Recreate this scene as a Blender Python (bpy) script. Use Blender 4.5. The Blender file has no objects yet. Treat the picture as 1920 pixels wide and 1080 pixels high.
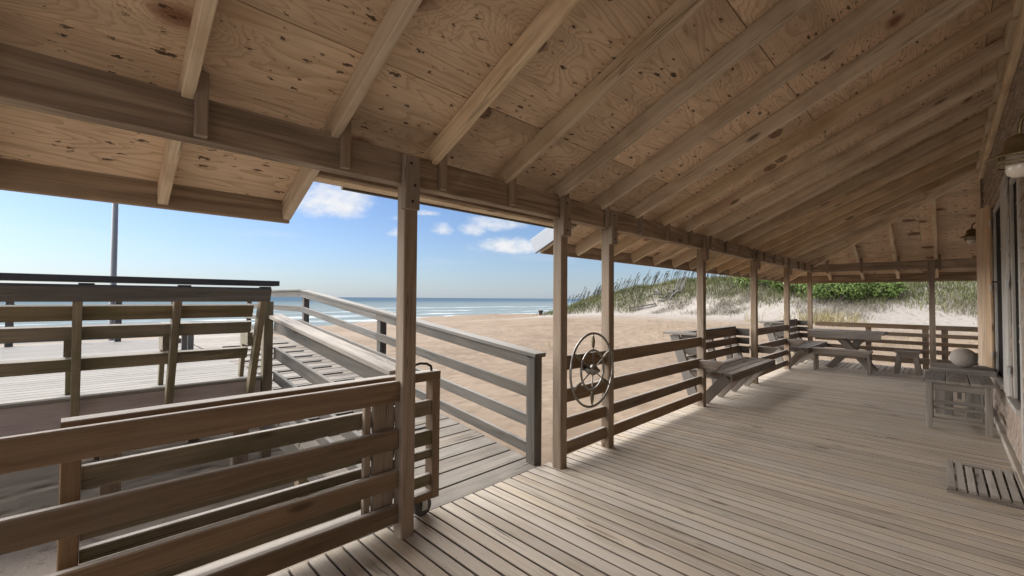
import bpy, bmesh, math, random
from mathutils import Matrix, Vector, noise
R = math.radians
random.seed(7)
scene = bpy.context.scene
COL = scene.collection

# ------------------------------------------------------------------ camera
YAW, PITCH, ROLL, EYE = R(45.2), R(1.375), R(0.383), 1.45
cam_d = bpy.data.cameras.new('camera')
cam_d.sensor_width = 36.0
cam_d.lens = 36.0 * 807.0 / 1920.0
cam_d.clip_start = 0.05
cam_d.clip_end = 60000
cam = bpy.data.objects.new('camera', cam_d)
COL.objects.link(cam)
_f = Vector((-math.sin(YAW) * math.cos(PITCH), math.cos(YAW) * math.cos(PITCH), math.sin(PITCH)))
_r = Vector((math.cos(YAW), math.sin(YAW), 0))
_u = _r.cross(_f)
_r2 = _r * math.cos(ROLL) + _u * math.sin(ROLL)
_u2 = _u * math.cos(ROLL) - _r * math.sin(ROLL)
cm = Matrix((_r2, _u2, -_f)).transposed().to_4x4()
cm.translation = (0, 0, EYE)
cam.matrix_world = cm
scene.camera = cam

# ------------------------------------------------------------------ light and sky
SUN_EL, SUN_AZ = R(25), math.atan2(-0.90, -0.42)      # az measured from +Y towards +X
SKY_STRENGTH, SUN_STRENGTH, EXPOSURE = 0.05, 4.8, 1.7
scene.view_settings.view_transform = 'Standard'
scene.view_settings.look = 'None'
scene.view_settings.gamma = 1.0
scene.view_settings.use_curve_mapping = False
scene.view_settings.exposure = EXPOSURE

sun_d = bpy.data.lights.new('sun', 'SUN')
sun_d.energy = SUN_STRENGTH
sun_d.angle = R(130)
sun_d.color = (1.0, 0.96, 0.90)
sun = bpy.data.objects.new('sun', sun_d)
COL.objects.link(sun)
to_sun = Vector((math.sin(SUN_AZ) * math.cos(SUN_EL), math.cos(SUN_AZ) * math.cos(SUN_EL), math.sin(SUN_EL)))
sun.rotation_euler = to_sun.to_track_quat('Z', 'Y').to_euler()
sun.location = to_sun * 40


class NT:
    """small node-tree builder"""
    def __init__(self, tree):
        self.t = tree
        tree.nodes.clear()

    def n(self, kind, inputs=None, **props):
        nd = self.t.nodes.new(kind)
        for k, v in props.items():
            setattr(nd, k, v)
        for k, v in (inputs or {}).items():
            self.set(nd.inputs[k], v)
        return nd

    def set(self, sock, v):
        if isinstance(v, bpy.types.NodeSocket):
            self.t.links.new(v, sock)
        elif isinstance(v, bpy.types.Node):
            self.t.links.new(v.outputs[0], sock)
        else:
            sock.default_value = v

    def m(self, op, a, b=0.0, c=0.0, clamp=False):
        nd = self.n('ShaderNodeMath', operation=op, use_clamp=clamp)
        for i, v in enumerate((a, b, c)):
            self.set(nd.inputs[i], v)
        return nd.outputs[0]

    def v(self, op, a, b=(0, 0, 0)):
        nd = self.n('ShaderNodeVectorMath', operation=op)
        self.set(nd.inputs[0], a)
        if op == 'SCALE':
            self.set(nd.inputs['Scale'], b)
        else:
            self.set(nd.inputs[1], b)
        return nd.outputs[0]

    def mix(self, fac, a, b, blend='MIX'):
        nd = self.n('ShaderNodeMix', data_type='RGBA', blend_type=blend)
        self.set(nd.inputs[0], fac)
        self.set(nd.inputs[6], a if not isinstance(a, tuple) else (*a, 1)[:4])
        self.set(nd.inputs[7], b if not isinstance(b, tuple) else (*b, 1)[:4])
        return nd.outputs[2]

    def noise(self, vec, scale=1.0, detail=3.0, rough=0.55, dist=0.0):
        return self.n('ShaderNodeTexNoise', {'Vector': vec, 'Scale': scale, 'Detail': detail, 'Roughness': rough, 'Distortion': dist}).outputs[0]

    def ramp(self, fac, lo, hi, a=0.0, b=1.0):
        nd = self.n('ShaderNodeMapRange', {'Value': fac, 'From Min': lo, 'From Max': hi, 'To Min': a, 'To Max': b}, interpolation_type='SMOOTHSTEP')
        return nd.outputs[0]


world = bpy.data.worlds.new('World')
scene.world = world
world.use_nodes = True
w = NT(world.node_tree)
sky = w.n('ShaderNodeTexSky', sky_type='NISHITA')
sky.sun_disc = False
sky.sun_elevation = SUN_EL
sky.sun_rotation = SUN_AZ % (2 * math.pi)
sky.altitude = 0
sky.air_density = 1.0
sky.dust_density = 0.2
sky.ozone_density = 2.0
tcw = w.n('ShaderNodeTexCoord')
dirn = tcw.outputs['Generated']
sep = w.n('ShaderNodeSeparateXYZ', {0: dirn})
az = w.m('ARCTAN2', sep.outputs[0], sep.outputs[1])
el = w.m('ARCSINE', sep.outputs[2])
comb = w.n('ShaderNodeCombineXYZ', {0: az, 1: w.m('MULTIPLY', el, 1.7), 2: 0.0})
n1 = w.noise(comb, 11.0, 7.0, 0.62)
n2 = w.noise(comb, 34.0, 5.0, 0.6)
# azimuth, elevation, half width, half height (radians) of each cumulus
CLOUDS = [(-1.20, 0.200, 0.10, 0.060, 1.15), (-1.045, 0.142, 0.030, 0.020, 0.8), (-1.050, 0.176, 0.035, 0.012, .55),
          (-0.950, 0.150, 0.030, 0.024, 0.85), (-0.880, 0.152, 0.042, 0.028, 0.8), (-0.820, 0.170, 0.072, 0.032, 1.0),
          (-0.795, 0.117, 0.105, 0.028, 1.0), (-1.00, 0.190, .05, .010, .45), (-1.64, 0.165, 0.035, 0.012, 0.7), (-1.560, 0.165, 0.055, 0.016, 0.8),
          (-1.25, .30, .10, .05, .9)]
rc = random.Random(5)
for i in range(14):
    CLOUDS.append((rc.uniform(-0.1, 4.4), rc.uniform(0.12, 0.4), rc.uniform(.06, .16), rc.uniform(.025, .05), rc.uniform(.7, 1)))
acc = None
for a0, e0, sa, se, am in CLOUDS:
    da = w.m('SUBTRACT', az, a0)
    da = w.m('WRAP', da, math.pi, -math.pi)
    da = w.m('DIVIDE', da, sa)
    de = w.m('DIVIDE', w.m('SUBTRACT', el, e0), se)
    de = w.m('MULTIPLY', de, w.m('ADD', 1.0, w.m('MULTIPLY', w.m('LESS_THAN', de, 0.0), 0.9)))
    g = w.m('SUBTRACT', 1.0, w.m('ADD', w.m('MULTIPLY', da, da), w.m('MULTIPLY', de, de)))
    g = w.m('MAXIMUM', g, -2.0)
    g = w.m('ADD', g, am - 1.0)
    acc = g if acc is None else w.m('MAXIMUM', acc, g)
dens = w.m('ADD', acc, w.m('MULTIPLY', w.m('SUBTRACT', n1, 0.5), 3.2))
dens = w.m('ADD', dens, w.m('MULTIPLY', w.m('SUBTRACT', n2, 0.5), 1.1))
mask = w.ramp(dens, -0.15, 1.5)
mask = w.m('MULTIPLY', mask, 0.9)
wisp = w.ramp(w.noise(w.v('MULTIPLY', comb, (1.0, 3.2, 1.0)), 3.2, 6.0, 0.6), 0.52, 0.85)
mask = w.m('MAXIMUM', mask, w.m('MULTIPLY', wisp, 0.34))
mask = w.m('MULTIPLY', mask, w.ramp(el, 0.0, 0.07))
CLOUD_L = 5.9
shade = w.ramp(n2, 0.25, 0.7, 0.78, 1.0)
ccol = w.mix(shade, (CLOUD_L * .62, CLOUD_L * .68, CLOUD_L * .76), (CLOUD_L, CLOUD_L * .99, CLOUD_L * .98))
skyt = w.mix(1.0, sky.outputs[0], (.62, .68, .86), 'MULTIPLY')
seahaze = w.m('MULTIPLY', w.m('POWER', 2.718, w.m('MULTIPLY', w.m('MAXIMUM', el, 0.0), -11.0)), 0.65)
skyt = w.mix(seahaze, skyt, (2.3, 2.95, 3.9))
skycol = w.mix(mask, skyt, ccol)
bg = w.n('ShaderNodeBackground', {'Color': skycol, 'Strength': SKY_STRENGTH})
out = w.n('ShaderNodeOutputWorld', {'Surface': bg.outputs[0]})

# ------------------------------------------------------------------ object helpers
WM = {}


def put(name, mesh, mat, M, parent=None):
    o = bpy.data.objects.new(name, mesh)
    COL.objects.link(o)
    if mesh is not None and mat is not None and not mesh.materials:
        mesh.materials.append(mat)
    WM[o.name] = M.copy()
    if parent is not None:
        o.parent = parent
        o.matrix_basis = WM[parent.name].inverted() @ M
    else:
        o.matrix_basis = M
    return o


def T(x, y, z, rz=0.0):
    return Matrix.Translation((x, y, z)) @ Matrix.Rotation(rz, 4, 'Z')


def tag(o, label=None, cat=None, group=None, kind=None):
    if label: o['label'] = label
    if cat: o['category'] = cat
    if group: o['group'] = group
    if kind: o['kind'] = kind
    return o


def thing(name, loc, label, cat, group=None, rz=0.0):
    o = put(name, None, None, T(*loc, rz))
    o.empty_display_size = 0.1
    return tag(o, label, cat, group)


def structure(name, loc=(0, 0, 0)):
    o = put(name, None, None, T(*loc))
    o.empty_display_size = 0.1
    return tag(o, kind='structure')


_mesh_cache = {}


def plank_mesh(L, W, H, mat, ch):
    key = (round(L, 3), round(W, 4), round(H, 4), mat.name, ch)
    if key in _mesh_cache:
        return _mesh_cache[key]
    c = min(ch, W * .3, H * .3)
    y, z = W / 2, H / 2
    prof = [(-y + c, -z), (y - c, -z), (y, -z + c), (y, z - c), (y - c, z), (-y + c, z), (-y, z - c), (-y, -z + c)]
    vs = [(-L / 2, p, q) for p, q in prof] + [(L / 2, p, q) for p, q in prof]
    fs = [tuple(range(7, -1, -1)), tuple(range(8, 16))]
    for i in range(8):
        j = (i + 1) % 8
        fs.append((i, j, 8 + j, 8 + i))
    me = bpy.data.meshes.new('plank')
    me.from_pydata(vs, [], fs)
    me.materials.append(mat)
    _mesh_cache[key] = me
    return me


def board(name, a, b, wd, ht, mat, parent=None, up=(0, 0, 1), ch=0.004):
    """a plank whose centre line runs from a to b; wd across, ht along 'up'"""
    a, b = Vector(a), Vector(b)
    x = (b - a).normalized()
    z = Vector(up)
    z = (z - x * z.dot(x)).normalized()
    y = z.cross(x)
    M = Matrix((x, y, z)).transposed().to_4x4()
    M.translation = (a + b) / 2
    return put(name, plank_mesh((b - a).length, wd, ht, mat, ch), mat, M, parent)


def mesh_obj(name, vs, fs, mat, parent=None, M=None, smooth=False):
    me = bpy.data.meshes.new(name)
    me.from_pydata(vs, [], fs)
    if smooth:
        me.polygons.foreach_set('use_smooth', [True] * len(me.polygons))
    me.materials.append(mat)
    return put(name, me, mat, M or Matrix.Identity(4), parent)


def bm_obj(name, bm, mat, parent=None, M=None, smooth=False):
    bmesh.ops.recalc_face_normals(bm, faces=bm.faces)
    me = bpy.data.meshes.new(name)
    bm.to_mesh(me)
    bm.free()
    if smooth:
        me.polygons.foreach_set('use_smooth', [True] * len(me.polygons))
    me.materials.append(mat)
    return put(name, me, mat, M or Matrix.Identity(4), parent)


def lathe(name, prof, mat, parent=None, M=None, seg=24, smooth=True):
    vs, fs = [], []
    for r, z in prof:
        for i in range(seg):
            t = 2 * math.pi * i / seg
            vs.append((r * math.cos(t), r * math.sin(t), z))
    for k in range(len(prof) - 1):
        for i in range(seg):
            j = (i + 1) % seg
            fs.append((k * seg + i, k * seg + j, (k + 1) * seg + j, (k + 1) * seg + i))
    return mesh_obj(name, vs, fs, mat, parent, M, smooth)


def tube(name, pts, rad, mat, parent=None, M=None, seg=8, closed=False):
    """pts in the space of M; rad a number or one per point"""
    pts = [Vector(p) for p in pts]
    n = len(pts)
    vs, fs = [], []
    for i, p in enumerate(pts):
        if closed:
            d = pts[(i + 1) % n] - pts[i - 1]
        else:
            d = pts[min(i + 1, n - 1)] - pts[max(i - 1, 0)]
        d.normalize()
        ref = Vector((0, 0, 1)) if abs(d.z) < .95 else Vector((1, 0, 0))
        if i and not closed:
            ref = prev
        s = d.cross(ref).normalized()
        t = s.cross(d)
        prev = t
        r = rad[i] if isinstance(rad, (list, tuple)) else rad
        for k in range(seg):
            q = 2 * math.pi * k / seg
            vs.append(tuple(p + s * (r * math.cos(q)) + t * (r * math.sin(q))))
    for i in range(n if closed else n - 1):
        i2 = (i + 1) % n
        for k in range(seg):
            k2 = (k + 1) % seg
            fs.append((i * seg + k, i * seg + k2, i2 * seg + k2, i2 * seg + k))
    if not closed:
        fs.append(tuple(range(seg - 1, -1, -1)))
        fs.append(tuple((n - 1) * seg + k for k in range(seg)))
    return mesh_obj(name, vs, fs, mat, parent, M, True)


def prism(name, poly, z0f, z1f, mat, parent=None, origin=None):
    """vertical prism over plan polygon; z0f/z1f give bottom and top heights"""
    n = len(poly)
    ox, oy = origin or (sum(p[0] for p in poly) / n, sum(p[1] for p in poly) / n)
    oz = z0f(ox, oy)
    vs = [(x - ox, y - oy, z0f(x, y) - oz) for x, y in poly] + [(x - ox, y - oy, z1f(x, y) - oz) for x, y in poly]
    fs = [tuple(range(n - 1, -1, -1)), tuple(range(n, 2 * n))]
    for i in range(n):
        j = (i + 1) % n
        fs.append((i, j, n + j, n + i))
    me = bpy.data.meshes.new(name)
    me.from_pydata(vs, [], fs)
    bm = bmesh.new(); bm.from_mesh(me)
    bmesh.ops.recalc_face_normals(bm, faces=bm.faces)
    bm.to_mesh(me); bm.free()
    me.materials.append(mat)
    return put(name, me, mat, T(ox, oy, oz), parent)


def copy_tree(o, M, parent=None):
    c = o.copy()
    COL.objects.link(c)
    WM[c.name] = M.copy()
    if parent is not None:
        c.parent = parent
        c.matrix_basis = o.matrix_basis
    else:
        c.matrix_basis = M
    for ch in [k for k in bpy.data.objects if k.parent == o]:
        copy_tree(ch, M @ ch.matrix_basis, c)
    return c


# ------------------------------------------------------------------ materials
def new_mat(name):
    m = bpy.data.materials.new(name)
    m.use_nodes = True
    return m, NT(m.node_tree)


def finish(t, col, rough=0.75, bump=None, bstr=0.3, bdist=0.004, spec=0.3, metal=0.0):
    b = t.n('ShaderNodeBsdfPrincipled', {'Base Color': col, 'Roughness': rough, 'Metallic': metal, 'Specular IOR Level': spec})
    if bump is not None:
        bp = t.n('ShaderNodeBump', {'Strength': bstr, 'Distance': bdist, 'Height': bump})
        t.set(b.inputs['Normal'], bp.outputs[0])
    t.n('ShaderNodeOutputMaterial', {'Surface': b.outputs[0]})
    return b


def wood(name, dark, light, knot=(.06, .035, .02), lit_bleach=None, gap_shade=0.0, var=0.3, patch=None, patch_amt=0.5, nails=0.0, rough=0.78, knots=0.5, ring=0.35, bstr=0.35):
    m, t = new_mat(name)
    tc = t.n('ShaderNodeTexCoord')
    oi = t.n('ShaderNodeObjectInfo')
    off = t.v('SCALE', (13.7, 7.3, 5.1), t.m('MULTIPLY', oi.outputs['Random'], 9.0))
    p0 = tc.outputs['Object']
    p = t.v('ADD', p0, off)
    fine = t.noise(t.v('MULTIPLY', p, (3.2, 115, 115)), 1.0, 6, .68)
    mid = t.noise(t.v('MULTIPLY', p, (.7, 10, 10)), 1.0, 3, .5, .4)
    rings = t.m('SINE', t.m('MULTIPLY', t.noise(t.v('MULTIPLY', p, (.45, 5.5, 5.5)), 1.0, 1.5, .4), 46.0))
    rings = t.m('MULTIPLY_ADD', rings, .5, .5)
    low = t.noise(p, 2.3, 4, .6)
    fac = t.m('ADD', t.m('MULTIPLY', fine, .55), t.m('MULTIPLY', mid, .45))
    fac = t.m('ADD', t.m('MULTIPLY', t.m('SUBTRACT', fac, .5), 2.9), .5)
    fac = t.m('ADD', fac, t.m('MULTIPLY', t.m('SUBTRACT', rings, .5), ring), clamp=True)
    col = t.mix(fac, dark, light)
    if patch:
        col = t.mix(t.m('MULTIPLY', t.ramp(low, .42, .68), patch_amt), col, patch)
    if lit_bleach:  # up-facing sides paler: weathered grey plus top light put into the colour
        gn = t.n('ShaderNodeNewGeometry')
        up_ = t.n('ShaderNodeSeparateXYZ', {0: gn.outputs['Normal']}).outputs[2]
        col = t.mix(t.m('MULTIPLY', t.ramp(up_, .55, .9), t.m('MULTIPLY_ADD', fac, .4, .5)), col, lit_bleach)
    cr = t.noise(t.v('MULTIPLY', p, (.9, 34, 34)), 1.0, 2, .5)
    crm = t.ramp(t.noise(t.v('MULTIPLY', p, (1.3, 6, 6)), 1.0, 2, .5), .55, .66)
    crack = t.m('MULTIPLY', t.ramp(t.m('ABSOLUTE', t.m('SUBTRACT', cr, .5)), .022, .006), crm)
    col = t.mix(t.m('MULTIPLY', crack, .75), col, tuple(.22 * a for a in dark))
    kv = t.n('ShaderNodeTexVoronoi', {'Vector': t.v('MULTIPLY', p, (2.1, 7.0, 7.0)), 'Scale': 1.0, 'Randomness': 1.0})
    ksep = t.n('ShaderNodeSeparateColor', {0: kv.outputs['Color']})
    kn = t.m('MULTIPLY', t.ramp(kv.outputs['Distance'], .20, .08), t.m('LESS_THAN', ksep.outputs[0], knots * .5))
    col = t.mix(t.m('MULTIPLY', kn, .75), col, knot)
    vv = t.m('MULTIPLY_ADD', oi.outputs['Random'], var, 1.0 - var * .5)
    hsv = t.n('ShaderNodeHueSaturation', {'Value': vv, 'Color': col, 'Saturation': t.m('MULTIPLY_ADD', t.m('FRACT', t.m('MULTIPLY', oi.outputs['Random'], 17.3)), .3, .85)})
    col = hsv.outputs[0]
    if nails:
        s = t.n('ShaderNodeSeparateXYZ', {0: p0})
        dx = t.m('ABSOLUTE', t.m('SUBTRACT', t.m('FRACT', t.m('ADD', t.m('DIVIDE', s.outputs[0], .58), t.m('MULTIPLY', oi.outputs['Random'], .09))), .5))
        dx = t.m('MULTIPLY', dx, .58)
        dy = t.m('SUBTRACT', t.m('ABSOLUTE', s.outputs[1]), nails)
        d = t.m('SQRT', t.m('ADD', t.m('MULTIPLY', dx, dx), t.m('MULTIPLY', dy, dy)))
        col = t.mix(t.m('MULTIPLY', t.m('LESS_THAN', d, .0034), .6), col, (.035, .028, .022))
    if gap_shade:  # board edges darkened in the colour so the gaps look shaded
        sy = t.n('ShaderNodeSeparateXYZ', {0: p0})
        gm = t.m('GREATER_THAN', t.m('ABSOLUTE', sy.outputs[1]), gap_shade)
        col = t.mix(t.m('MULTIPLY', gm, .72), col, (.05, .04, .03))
    hgt = t.m('ADD', fine, t.m('MULTIPLY', mid, .6))
    finish(t, col, rough, hgt, bstr, .003)
    return m


def plywood(name, light, dark):
    m, t = new_mat(name)
    tc = t.n('ShaderNodeTexCoord')
    oi = t.n('ShaderNodeObjectInfo')
    off = t.v('SCALE', (31.7, 17.3, 0.0), t.m('MULTIPLY', oi.outputs['Random'], 7.0))
    p0 = tc.outputs['Object']
    s = t.n('ShaderNodeSeparateXYZ', {0: p0})
    p = t.n('ShaderNodeCombineXYZ', {0: s.outputs[1], 1: s.outputs[0], 2: 0.0}).outputs[0]   # x = along the grain
    p = t.v('ADD', p, off)
    wob = t.noise(p, 3.0, 2, .5)
    kv = t.n('ShaderNodeTexVoronoi', {'Vector': t.v('MULTIPLY', p, (1.25, 2.3, 1.0)), 'Scale': 1.0, 'Randomness': .95}, voronoi_dimensions='2D')
    ksep = t.n('ShaderNodeSeparateColor', {0: kv.outputs['Color']})
    on = t.m('LESS_THAN', ksep.outputs[0], .42)
    kd = t.m('ADD', kv.outputs['Distance'], t.m('MULTIPLY', t.m('SUBTRACT', t.noise(p, 14.0, 4, .65), .5), .14))
    bulge = t.m('MULTIPLY', t.m('POWER', 2.718, t.m('MULTIPLY', t.m('MULTIPLY', kd, kd), -14.0)), on)
    field = t.noise(t.v('MULTIPLY', p, (.55, 3.0, 1.0)), 1.0, 2.5, .5, .7)
    field = t.m('ADD', field, t.m('MULTIPLY', bulge, .33))
    field = t.m('ADD', field, t.m('MULTIPLY', wob, .03))
    ring = t.m('FRACT', t.m('MULTIPLY', field, 30.0))
    ring = t.ramp(ring, .45, 1.0)
    fine = t.noise(t.v('MULTIPLY', p, (3.0, 90.0, 1.0)), 1.0, 4, .6)
    low = t.noise(p, 1.2, 4, .6)
    f = t.m('ADD', t.m('MULTIPLY', ring, .62), t.m('MULTIPLY', t.m('SUBTRACT', fine, .38), 1.3), clamp=True)
    col = t.mix(f, light, dark)
    col = t.mix(t.m('MULTIPLY', t.ramp(low, .4, .75), .45), col, tuple(.55 * a for a in dark))
    stk = t.ramp(t.noise(t.v('MULTIPLY', p, (.35, 4.2, 1.0)), 1.0, 5, .65), .48, .72)
    col = t.mix(t.m('MULTIPLY', stk, .5), col, (.31, .235, .165))
    # knots
    core = t.m('MULTIPLY', t.ramp(kd, .16, .02), on)
    col = t.mix(t.m('MULTIPLY', core, .85), col, (.16, .06, .028))
    eye = t.m('MULTIPLY', t.ramp(t.m('ABSOLUTE', t.m('SUBTRACT', kd, .10)), .045, .0), t.m('LESS_THAN', ksep.outputs[0], .2))
    col = t.mix(t.m('MULTIPLY', eye, .6), col, (.045, .02, .012))
    # small dark checks
    cp = t.v('ADD', p, t.v('SCALE', (1.0, .35, 0.0), t.m('MULTIPLY', wob, .12)))
    cp = t.v('ADD', cp, t.v('MULTIPLY', t.v('SUBTRACT', t.n('ShaderNodeTexNoise', {'Vector': t.v('MULTIPLY', p, (1.0, 2.2, 1.0)), 'Scale': 46.0, 'Detail': 4.0}).outputs[1], (.5, .5, .5)), (.085, .034, 0.0)))
    for sc, keep, r0 in (((7.5, 23.0, 1.0), .26, .30), ((17.0, 46.0, 1.0), .12, .30)):
        cv = t.n('ShaderNodeTexVoronoi', {'Vector': t.v('MULTIPLY', cp, sc), 'Scale': 1.0, 'Randomness': 1.0}, voronoi_dimensions='2D')
        cs = t.n('ShaderNodeSeparateColor', {0: cv.outputs['Color']})
        sz = t.m('MULTIPLY_ADD', t.m('MULTIPLY', cs.outputs[1], cs.outputs[2]), .22, .06)
        ck = t.m('MULTIPLY', t.ramp(t.m('SUBTRACT', cv.outputs['Distance'], sz), .05, -.05), t.m('LESS_THAN', cs.outputs[0], keep))
        col = t.mix(t.m('MULTIPLY', ck, .88), col, (.04, .022, .014))
    vv = t.m('MULTIPLY_ADD', oi.outputs['Random'], .26, .87)
    hsv = t.n('ShaderNodeHueSaturation', {'Value': vv, 'Color': col})
    finish(t, hsv.outputs[0], .8, t.m('ADD', fine, t.m('MULTIPLY', ring, -.7)), .3, .002)
    return m


M_DECK = wood('deck_wood', (.34, .28, .215), (.545, .475, .385), var=.20, patch=(.47, .41, .35), patch_amt=.6, nails=.03, gap_shade=.0420, knots=.35, ring=.25)
M_RAMP = wood('ramp_wood', (.17, .145, .12), (.33, .295, .25), var=.28, patch=(.20, .18, .155), patch_amt=.55, nails=.06, gap_shade=.086, knots=.3, ring=.25)
M_PLAT = wood('platform_wood', (.145, .132, .117), (.235, .22, .198), var=.22, patch=(.175, .163, .145), patch_amt=.5, knots=.25, ring=.2)
M_RAIL = wood('rail_wood', (.13, .082, .048), (.29, .20, .125), lit_bleach=(.46, .43, .39), var=.25, patch=(.22, .17, .12), patch_amt=.45, knots=.35, ring=.22)
M_POST = wood('post_wood', (.20, .15, .105), (.38, .30, .225), var=.2, patch=(.26, .18, .11), patch_amt=.5, knots=.4, ring=.3)
M_BEAM = wood('beam_wood', (.20, .145, .10), (.44, .34, .245), var=.15, patch=(.23, .165, .11), patch_amt=.5, knots=.35, ring=.5)
M_RAFT = wood('rafter_wood', (.50, .39, .27), (.78, .65, .48), var=.3, patch=(.33, .20, .11), patch_amt=.4, knots=.3, ring=.3)
M_GREY = wood('weathered_rail_wood', (.068, .062, .054), (.155, .143, .125), lit_bleach=(.25, .235, .21), var=.22, patch=(.12, .105, .085), patch_amt=.5, knots=.35, ring=.3)
M_OLIVE = wood('mossy_wood', (.13, .105, .065), (.27, .22, .15), lit_bleach=(.46, .43, .39), var=.25, patch=(.12, .115, .06), patch_amt=.6, knots=.35, ring=.35)
M_CAP = wood('dark_cap_wood', (.035, .036, .04), (.09, .09, .095), var=.2, knots=.1)
M_FASC = wood('purple_grey_fascia_wood', (.32, .26, .24), (.50, .42, .39), var=.15, knots=.25, ring=.2)
M_BENCH = wood('bench_wood', (.13, .10, .078), (.27, .222, .18), lit_bleach=(.46, .43, .39), var=.3, patch=(.22, .195, .17), patch_amt=.6, knots=.3)
M_SHUT = wood('pine_shutter_wood', (.42, .285, .175), (.62, .46, .32), var=.12, knots=.4, ring=.5)
M_TRIM = wood('grey_painted_trim', (.40, .37, .33), (.52, .49, .45), var=.06, knots=.0, ring=.1)
M_SHAKE = wood('cedar_shingle_wood', (.22, .165, .125), (.48, .39, .32), var=.5, patch=(.42, .38, .35), patch_amt=.5, knots=.1, ring=.2)
M_TABLE = wood('table_wood', (.16, .138, .118), (.30, .268, .23), var=.25, knots=.2)
M_PLY = plywood('plywood_sheathing', (.78, .61, .44), (.52, .36, .23))


def plain(name, col, rough=.5, metal=0.0, nscale=30, amt=.25, spec=.4):
    m, t = new_mat(name)
    tc = t.n('ShaderNodeTexCoord')
    f = t.noise(tc.outputs['Object'], nscale, 4, .6)
    c = t.mix(f, tuple(x * (1 - amt) for x in col), tuple(min(1, x * (1 + amt)) for x in col))
    finish(t, c, rough, None, metal=metal, spec=spec)
    return m


M_STEEL = plain('tarnished_steel', (.29, .275, .25), .36, 1.0, 12, .4)
M_BRONZE = plain('aged_bronze', (.22, .165, .09), .4, .8, 25, .3)
M_IRON = plain('black_iron', (.03, .03, .03), .5, .5)
M_GALV = plain('galvanised_metal', (.45, .45, .44), .45, .7, 40, .2)
M_RUBBER = plain('grey_rubber', (.10, .10, .10), .7, 0, 40, .3)
M_DARK = plain('dark_interior', (.012, .011, .010), .9, 0, 5, .2, .1)
M_SCREEN = plain('black_window_screen', (.014, .013, .012), .85, 0, 200, .4, .1)
M_STONE = plain('pale_stone', (.36, .31, .27), .85, 0, 60, .25)
M_POLE = plain('grey_pole_metal', (.26, .27, .28), .5, .3, 8, .15)
M_RUST = plain('rusty_barrel', (.08, .06, .05), .8, .2, 6, .4)
M_WHITE = plain('grey_drip_edge', (.22, .235, .26), .45, .2, 20, .1)
M_ASPH = plain('asphalt_shingle', (.09, .095, .105), .9, 0, 90, .5)
M_DRIFT = wood('driftwood_grey', (.055, .05, .047), (.15, .14, .13), var=.5, knots=.2)


def globe_mat():
    m, t = new_mat('frosted_glass')
    tc = t.n('ShaderNodeTexCoord')
    f = t.noise(tc.outputs['Object'], 20, 3)
    c = t.mix(f, (.62, .55, .46), (.75, .68, .58))
    b = finish(t, c, .18, spec=.5)
    b.inputs['Subsurface Weight'].default_value = .3
    b.inputs['Subsurface Radius'].default_value = (.03, .025, .02)
    return m


M_GLOBE = globe_mat()

# ------------------------------------------------------------------ ground, sea
SEA_Z = -1.8


def sm(a, b, x):
    t = max(0.0, min(1.0, (x - a) / (b - a)))
    return t * t * (3 - 2 * t)


def lerp_tab(tab, x):
    if x <= tab[0][0]: return tab[0][1]
    for (x0, y0), (x1, y1) in zip(tab, tab[1:]):
        if x <= x1:
            t = (x - x0) / (x1 - x0)
            t = t * t * (3 - 2 * t)
            return y0 + (y1 - y0) * t
    return tab[-1][1]


CREST = [(-34, 0.0), (-30.5, 0.5), (-27, 1.55), (-21, 2.6), (-16, 3.0), (-8, 3.6), (0, 3.4), (12, 3.6), (60, 3.2), (140, 3.0)]


SHORE = [(-60, -42), (0, -44), (20, -50), (26, -54), (37, -63), (50, -64), (67, -62), (83, -65), (130, -72), (800, -120)]


def shore_x(y):
    return lerp_tab(SHORE, y)


def ground_z(x, y):
    n = noise.noise(Vector((x * .09, y * .09, 3.1)))
    n2 = noise.noise(Vector((x * .35, y * .35, 7.7)))
    shore = shore_x(y)
    z = -.72 + .22 * sm(-8, -4.5, x) * sm(5, 2, y) + .07 * n + .025 * n2
    k = sm(-16, shore - 18, x) if False else max(0.0, min(1.0, (-22 - x) / max(4.0, (-22 - shore))))
    z -= 1.08 * k ** 1.3
    if x < shore: z -= (shore - x) * .05
    # gentle rise towards the dune foot
    rise = sm(15, 34, y) * sm(-40, -16, x)
    z += .95 * rise
    c = lerp_tab(CREST, x)
    foot = 32 + 1.8 * n + 1.2 * math.sin(x * .21)
    crest = 42 + 1.5 * math.sin(x * .13 + 1)
    p = sm(foot, crest, y)
    if y > crest: p = 1 - .45 * sm(crest, crest + 26, y)
    rel = max(0.0, c - z) * sm(0.05, .7, c)
    z += rel * p * (1 + .10 * n)
    z += p * (.38 * n2 + .16 * noise.noise(Vector((x * .9, y * .9, 1.7))))
    return z


def axis_steps(segs):
    out = []
    for a, b, st in segs:
        k = max(1, int(round((b - a) / st)))
        out += [a + (b - a) * i / k for i in range(k)]
    out.append(segs[-1][1])
    return out


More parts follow.
